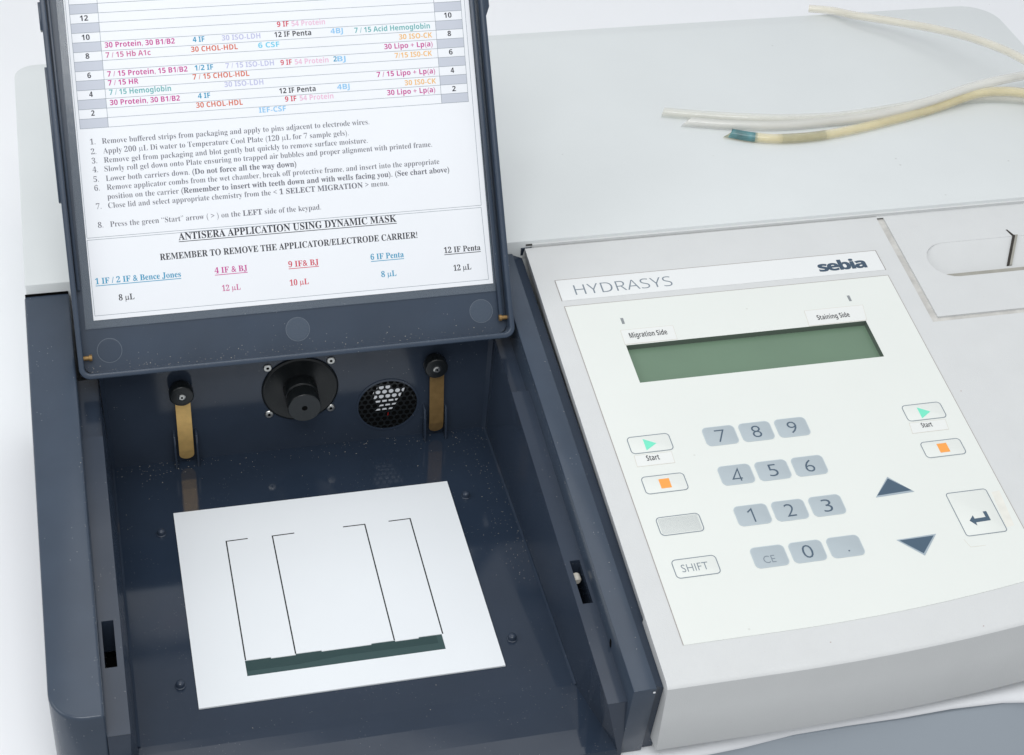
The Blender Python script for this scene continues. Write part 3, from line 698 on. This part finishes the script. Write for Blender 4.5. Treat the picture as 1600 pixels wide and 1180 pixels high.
# numeral keys
rowsn = ((16.28, '789'), (13.35, '456'), (10.44, '123'), (7.55, 'c0.'))
for s1, row in rowsn:
    for i, ch in enumerate(row):
        x0 = 31.58 + i * 2.165; x1 = x0 + 1.92 - (.02 if i else 0); s0 = s1 - 1.40
        kk = flat(K, rr(x0, x1, s0, s1, .30), 'number_key', 'key', root, PT + .001, PT + .022, bevel=.008)
        MB().ring(K, rr(x0, x1, s0, s1, .30), rr(x0 + .045, x1 - .045, s0 + .045, s1 - .045, .26), PT + .0225, PT + .0235).build('key_edge', 'keyrim', kk)
        kk['label'] = 'grey key reading ' + {'c': 'CE', '.': 'a decimal point'}.get(ch, ch)
        zz = PT + .028
        cx = (x0 + x1) / 2
        if ch == 'c': lettering(K, 'CE', 'plain', x0 + .55, s0 + .28, x0 + 1.22, .48, 'outline', kk, zz, offset=-.006)
        elif ch == '.': flat(K, circ(36.96, s0 + .38, .05, 12), 'lettering', 'digit', kk, zz - .003, zz)
        elif ch == '1': flat(K, pathbar(K, [(cx - .24, s0 + .90), (cx + .02, s0 + 1.10), (cx + .02, s0 + .20)], .085), 'lettering', 'digit', kk, zz - .003, zz)
        elif ch == '7': flat(K, pathbar(K, [(cx - .27, s0 + 1.08), (cx + .25, s0 + 1.08), (cx - .16, s0 + .24)], .085), 'lettering', 'digit', kk, zz - .003, zz)
        elif ch == '4': flat(K, pathbar(K, [(cx + .29, s0 + .40), (cx - .27, s0 + .40), (cx + .17, s0 + 1.08), (cx + .17, s0 + .22)], .08), 'lettering', 'digit', kk, zz - .003, zz)
        else: lettering(K, ch, 'plain', cx - (.28 if ch != '0' else .30), s0 + .25, cx + (.27 if ch != '0' else .30), .88, 'digit', kk, zz, offset=-.010)
# arrow keys
for nm, hal, tri in (('up', [(40.98, 11.20), (42.12, 9.93), (39.78, 9.86)], [(40.96, 11.07), (42.0, 10.05), (39.9, 9.97)]),
                     ('down', [(39.80, 6.84), (42.17, 6.90), (40.97, 5.57)], [(39.96, 6.77), (41.98, 6.8), (40.96, 5.72)])):
    o = flat(K, hal, 'arrow_key', 'halo', root, PT + .001, PT + .018, bevel=.01); o['label'] = 'slate triangle key pointing ' + nm
    flat(K, tri, 'arrow_mark', 'slate', o, PT + .019, PT + .023)
k = outkey(43.78, 46.25, 6.43, 9.54, 'enter', r=.2); k['label'] = 'tall enter key with bent arrow'
flat(K, [(45.39, 7.97), (45.60, 7.97), (45.60, 7.32), (44.71, 7.30), (44.69, 7.08), (44.39, 7.47), (44.72, 7.80), (44.73, 7.56), (45.40, 7.58)], 'enter_arrow', 'slate', k, T, T + .005)
for x, s in ((33.9, 1.05), (42.3, .7), (47.9, 16.9)):
    flat(K, circ(x, s, .045, 8, .03), 'scuff_mark', mat('scuff', (.42, .32, .30), .6), root, .001, .004)

# ------------------------------------------------------------------ the open lid
LX0, LX1, LV0, LV1 = -2.2, 22.98, -.15, 25.6
def lid_sq(x0, x1, v0, v1, r): return rr(x0, x1, v0, v1, r, 8)
g = MB().ring(LD, lid_sq(LX0, LX1, LV0, LV1, .62), lid_sq(LX0 + .30, LX1 - .30, LV0 + .32, LV1 - .3, .36), -1.30, 0)
lid = g.build('compartment_lid', 'lid', root, bevel=.07, seg=3)
flat(LD, lid_sq(LX0 + .29, LX1 - .29, LV0 + .31, LV1 - .29, .5), 'lid_plate', 'lid', lid, -1.28, -1.04)
for x0, x1, v0, v1 in ((LX1 - .02, LX1 + .28, 18.6, 24), (LX0 - .13, LX0 + .02, 19.2, 21.0), (LX0 - .13, LX0 + .02, 9.6, 17.4)):
    flat(LD, [(x0, v0 + .25), (x0, v1), (x1, v1), (x1, v0 + .25)] if x0 < 0 else [(x0, v0), (x0, v1), (x1, v1), (x1, v0 + .7)], 'edge_lug', 'lid', lid, -1.1, -.25, bevel=.03)
flat(LD, [(22.25, .9), (22.48, .9), (22.48, 25), (22.25, 25)], 'rim_rib', 'lid', lid, -1.04, -.62, bevel=.03)
flat(LD, [(-1.85, 4.9), (-1.68, 4.9), (-1.68, 25), (-1.85, 25)], 'rim_rib', 'lid', lid, -1.04, -.55, bevel=.03)
for x, v in ((-.42, 1.36), (10.32, 1.53), (21.25, 1.55)):
    ofs = -1.04
    MB().ring(LD, circ(x, v, .70, 40), circ(x, v, .672, 40), ofs, ofs + .012).build('mark_ring', 'ring', lid)
    MB().lathe(LD, x, v, [(.66, ofs), (.66, ofs + .012), (.62, ofs + .014)], 40).build('moulding_mark', 'mark' if x > 0 else 'lid', lid)
for x, sx in ((LX0 + .30, 1), (LX1 - .30, -1)):
    a = x; b = x + .48 * sx
    V = []; n = 14
    for X_, r_ in ((a, .13), (a + .32 * sx, .13), (a + .32 * sx, .19), (b, .19)):
        V += [LD(X_, 1.05 + r_ * math.cos(2 * math.pi * i / n), -.62 + r_ * math.sin(2 * math.pi * i / n)) for i in range(n)]
    F = [(k * n + i, k * n + (i + 1) % n, (k + 1) * n + (i + 1) % n, (k + 1) * n + i) for k in range(3) for i in range(n)] + [tuple(range(3 * n, 4 * n))]
    mesh('hinge_pin', V, F, 'brass_dark', lid)
# clear sleeve and printed instruction sheet
def glassy(name, thick, frosted=False):
    m = bpy.data.materials.new(name); m.use_nodes = True; nt = m.node_tree; N = nt.nodes; N.remove(N['Principled BSDF'])
    out = N['Material Output']; tr = N.new('ShaderNodeBsdfTransparent'); gl = N.new('ShaderNodeBsdfGlossy'); gl.inputs['Roughness'].default_value = .12
    df = N.new('ShaderNodeBsdfDiffuse'); df.inputs[0].default_value = (.45, .52, .58, 1)
    a = N.new('ShaderNodeMixShader'); a.inputs[0].default_value = .04 + thick; b = N.new('ShaderNodeMixShader'); b.inputs[0].default_value = .02
    nt.links.new(tr.outputs[0], a.inputs[1]); nt.links.new(df.outputs[0], a.inputs[2]); nt.links.new(a.outputs[0], b.inputs[1]); nt.links.new(gl.outputs[0], b.inputs[2])
    bp = N.new('ShaderNodeBump'); bp.inputs['Strength'].default_value = .12; bp.inputs['Distance'].default_value = .05; nz = N.new('ShaderNodeTexNoise'); nz.inputs['Scale'].default_value = 1.2
    ge = N.new('ShaderNodeNewGeometry'); nt.links.new(ge.outputs['Position'], nz.inputs['Vector']); nt.links.new(nz.outputs['Fac'], bp.inputs['Height']); nt.links.new(bp.outputs['Normal'], gl.inputs['Normal'])
    nt.links.new(b.outputs[0], out.inputs[0]); M[name] = m
glassy('sleeve_film', .05)
SX_0, SX_1, SV0, SV1 = -1.05, 22.15, 3.12, 24.9
rot = lambda x, v: (x - (v - 3.12) * -.0095 + (0), v)
def SH(x, v, o=0): return LD(x, v, o)
sheet = flat(SH, [(-1.13, 3.125), (22.13, 3.125), (22.25, SV1), (-.88, SV1)], 'instruction_sheet', 'sheet', root, -1.03, -1.0, label='white printed instruction sheet inside the raised lid')
sl_ = MB().ring(SH, [(-1.62, 2.66), (22.55, 2.66), (22.72, 25.15), (-1.28, 25.15)], [(-1.12, 3.13), (22.12, 3.13), (22.24, 24.9), (-.87, 24.9)], -1.025, -1.005).build('clear_sleeve', 'sleeve_film', root)
flat(SH, pathbar(SH, [(-1.28, 25.1), (-1.62, 2.66), (22.55, 2.66), (22.72, 25.1)], .03), 'sleeve_weld', 'mark', sl_, -1.02, -.995)
TO = -.997; LO = (-1.0, -.9975)
def rule(p, q, wd=.028, m='ink_black', o=LO): return bar(SH, p, q, wd, 'printed_rule', m, sheet, *o)
tx = lambda v: (v - 13.93) * .0144               # the sheet is stuck on very slightly askew
for r in range(21):
    v = 13.93 + .534 * r
    rule((-.75 + tx(v), v), (21.65 + tx(v), v), .022, 'ink_rule' if False else 'outline')
    if r % 2 == 0 and r < 20:
        for a, b in ((-.74, .81), (20.05, 21.64)):
            flat(SH, [(a + tx(v), v + .012), (b + tx(v), v + .012), (b + tx(v), v + .522), (a + tx(v), v + .522)], 'shaded_cell', 'cell', sheet, -1.0, -.9985)
for x in (-.75, .81, 20.04, 21.65): rule((x, 13.92), (x + tx(24.6), 24.6), .022, 'outline')
for P_ in ([(-.80, 24.7), (-1.01, 7.79), (21.84, 7.79), (22.0, 24.7)], [(-1.02, 7.67), (-1.03, 3.38), (21.87, 3.38), (21.82, 7.66), (-1.02, 7.67)]):
    for a, b in zip(P_, P_[1:]): rule(a, b, .022, 'outline')
for s, c, x0, v, x1 in CHART:
    lettering(SH, s, 'bold', x0, v, x1, .30, 'ink_' + c, sheet, TO, name='printed_text', offset=-.002 if c in ('lilac', 'pink', 'light_blue') else .001)
M['ink_prose'] = ink('ink_prose', (.15, .15, .18))
for i, (s, c, x0, v, x1) in enumerate(PROSE):
    prose = i < 9; cap = .31 if prose else (.40 if i == 9 else .36 if i == 10 else .33)
    if not prose: v += .04
    lettering(SH, s, 'serif', x0, v + (.05 if not prose else 0.02), x1, cap, 'ink_' + ('prose' if prose else c), sheet, TO, name='printed_text')
    if prose:
        k = i + 1 - (i > 6)
        if i != 6: lettering(SH, '%d.' % k, 'serif', -.29 - .006 * i, v + .02, -.0 - .006 * i, .31, 'ink_prose', sheet, TO, name='printed_text')
    elif i in (9, 11, 13, 15, 17, 19): rule((x0, v - .045), (x1, v - .045), .04, 'ink_' + c)

# ------------------------------------------------------------------ dust and lint settled in the corners
dm = MB(); rnd = random.Random(11)
def speck(fr, a, b_, o, r):
    n = rnd.choice((3, 4, 5)); an = rnd.uniform(0, 6); st = rnd.uniform(.5, 1.0)
    dm.add([fr(a + r * math.cos(an + 6.283 * k / n), b_ + r * st * math.sin(an + 6.283 * k / n), o) for k in range(n)], [tuple(range(n))])
for k in range(150):                        # along the back wall and its corners
    x = rnd.choice((rnd.gauss(2, 1.6), rnd.gauss(17, 3), rnd.uniform(-.8, 21.6)))
    if -.8 < x < 21.6: speck(FL, x, 84.1 - abs(rnd.gauss(0, .9)), .02, rnd.uniform(.012, .032))
for k in range(130):                        # along the right-hand floor edge
    speck(FL, 21.75 - abs(rnd.gauss(0, 1.0)), rnd.uniform(70, 84), .02, rnd.uniform(.010, .026))
for k in range(60): speck(FL, rnd.uniform(-.8, 21.6), rnd.uniform(60, 84), .02 if k else .02, rnd.uniform(.010, .03))
for k in range(150): speck(LD, rnd.uniform(-1.7, 22.4), .22 + abs(rnd.gauss(0, .35)), -1.035, rnd.uniform(.008, .026))
for k in range(90): speck(lambda y, z, o: (23.14 - o, y, z), *(lambda y: (y, D(0, y)[2] - rnd.uniform(.25, .34)))(rnd.uniform(62, 83)), .004, rnd.uniform(.010, .024))
for k in range(40): speck(D, rnd.choice((rnd.uniform(-2.6, -2.42), rnd.uniform(23.2, 24.3))), rnd.uniform(60, 86), .006, rnd.uniform(.010, .024))
d_o = dm.build('dust', 'dust', root); d_o['kind'] = 'stuff'

# ------------------------------------------------------------------ loose plastic tubing on the rear cover
def tube(name, pts, r, m, label, cut=0.0):
    P = [Vector(p) for p in pts]
    S = []                                    # Catmull-Rom samples
    for i in range(len(P) - 1):
        p0 = P[max(0, i - 1)]; p1 = P[i]; p2 = P[i + 1]; p3 = P[min(len(P) - 1, i + 2)]
        for k in range(8):
            t_ = k / 8; S.append(.5 * ((2 * p1) + (p2 - p0) * t_ + (2 * p0 - 5 * p1 + 4 * p2 - p3) * t_ ** 2 + (3 * p1 - p0 - 3 * p2 + p3) * t_ ** 3))
    S.append(P[-1]); n = 20
    V = []; F = []
    def sweep(rad, S_, inv=False):
        base = len(V)
        for i, p in enumerate(S_):
            d = (S_[min(i + 1, len(S_) - 1)] - S_[max(i - 1, 0)]).normalized(); a = d.cross(Vector((0, 0, 1))).normalized(); b = a.cross(d)
            for k in range(n):
                an = 2 * math.pi * k / n; V.append(p + a * (rad * math.cos(an)) + b * (rad * math.sin(an)) + (d * (rad * cut * (math.sin(an) - math.cos(an) * .5)) if i == 0 else Vector()))
        for i in range(len(S_) - 1):
            for k in range(n): F.append((base + i * n + k, base + i * n + (k + 1) % n, base + (i + 1) * n + (k + 1) % n, base + (i + 1) * n + k))
        return base
    b1 = sweep(r, S); b2 = sweep(r * .6, S)
    for e in (0, (len(S) - 1) * n):
        for k in range(n): F.append((b1 + e + k, b1 + e + (k + 1) % n, b2 + e + (k + 1) % n, b2 + e + k))
    o = mesh(name, V, F, m, None, smooth=True)
    es = o.modifiers.new('split', 'EDGE_SPLIT'); es.split_angle = math.radians(50)
    o['label'] = label; o['category'] = 'tube'; o['group'] = 'loose plastic tubes on the rear cover'
    return o, S
def on(x, y, h): return CO(x, y, h)
rt = .27
tube('plastic_tube', [(53.75, 115.35, 11.58), (55.26, 114.46, 11.74), (56.46, 112.77, 12.07), (58.57, 110.61, 12.49), (60.71, 107.53, 13.18), (61.96, 104.43, 13.87), (62.95, 101.98, 14.18), (63.4, 100.01, 14.41), (64.05, 97.72, 14.52), (66, 93, 14.2), (70, 88, 12.0)], .30, 'tube_cream', 'cream plastic tube lying furthest back, across the cover’s rear edge')
tube('plastic_tube', [(38.08, 102.28, 11.06), (40.56, 101.52, 11.03), (43.29, 100.78, 11.02), (46.23, 100.22, 11.0), (49.66, 100.02, 10.98), (52.42, 100.22, 10.99), (55.3, 100.64, 11.0), (58.24, 101.07, 11.02), (61.94, 101.0, 11.02), (64.55, 100.4, 11.0), (68, 99.3, 11.0), (72, 98, 11.2)], .36, 'tube_clear', 'frosted plastic tube reaching furthest left, with a square-cut end', cut=.25)
tube('plastic_tube', [(39.3, 100.83, 11.03), (42.51, 99.95, 10.99), (45.79, 99.42, 10.98), (49.34, 99.42, 11.02), (52.97, 99.48, 11.22), (56.75, 100.06, 11.62), (60.84, 101.14, 11.98), (64.83, 101.77, 12.17), (67.78, 102.06, 12.2), (72, 102, 12)], .34, 'tube_white', 'milky white plastic tube between the frosted and the yellowed tubes', cut=.9)
ty, S = tube('plastic_tube', [(41.8, 98.98, 10.96), (43.31, 98.25, 10.93), (45.2, 97.80, 10.91), (47.81, 97.80, 10.91), (50.66, 98.28, 10.93), (53.67, 99.03, 10.96), (56.78, 99.86, 11.05), (58.85, 100.40, 11.28), (60.96, 100.9, 11.50), (62.77, 100.8, 11.58), (64.37, 100.3, 11.58), (66.61, 99.39, 11.48), (71, 98.4, 11.4)], .35, 'tube_yellow', 'yellowed plastic tube with teal residue in its slanted cut end', cut=1.0)
def stain_tube(a, b, r, m, nm):
    V = []; n = 16; SS = S[a:b]; F = []; 
    for i, p in enumerate(SS):
        d = (SS[min(i + 1, len(SS) - 1)] - SS[max(i - 1, 0)]).normalized(); q1 = d.cross(Vector((0, 0, 1))).normalized(); q2 = q1.cross(d)
        rr_ = r * (1 if 0 < i < len(SS) - 1 else .96)
        for k in range(n): an = math.radians(-30 + 240 * k / (n - 1)); V.append(p + q1 * (rr_ * math.cos(an)) + q2 * (rr_ * math.sin(an)) + (d * (r * (math.sin(an) - math.cos(an) * .5)) if a + i == 0 else Vector()))
    for i in range(len(SS) - 1):
        for k in range(n - 1): F.append((i * n + k, i * n + k + 1, (i + 1) * n + k + 1, (i + 1) * n + k))
    mesh(nm, V, F, m, ty, smooth=True)
stain_tube(0, 10, .354, 'residue', 'teal_residue')
stain_tube(15, 27, .3535, 'residue2', 'grey_residue')
for o in list(bpy.data.objects):
    if '_loc' in o: del o['_loc']
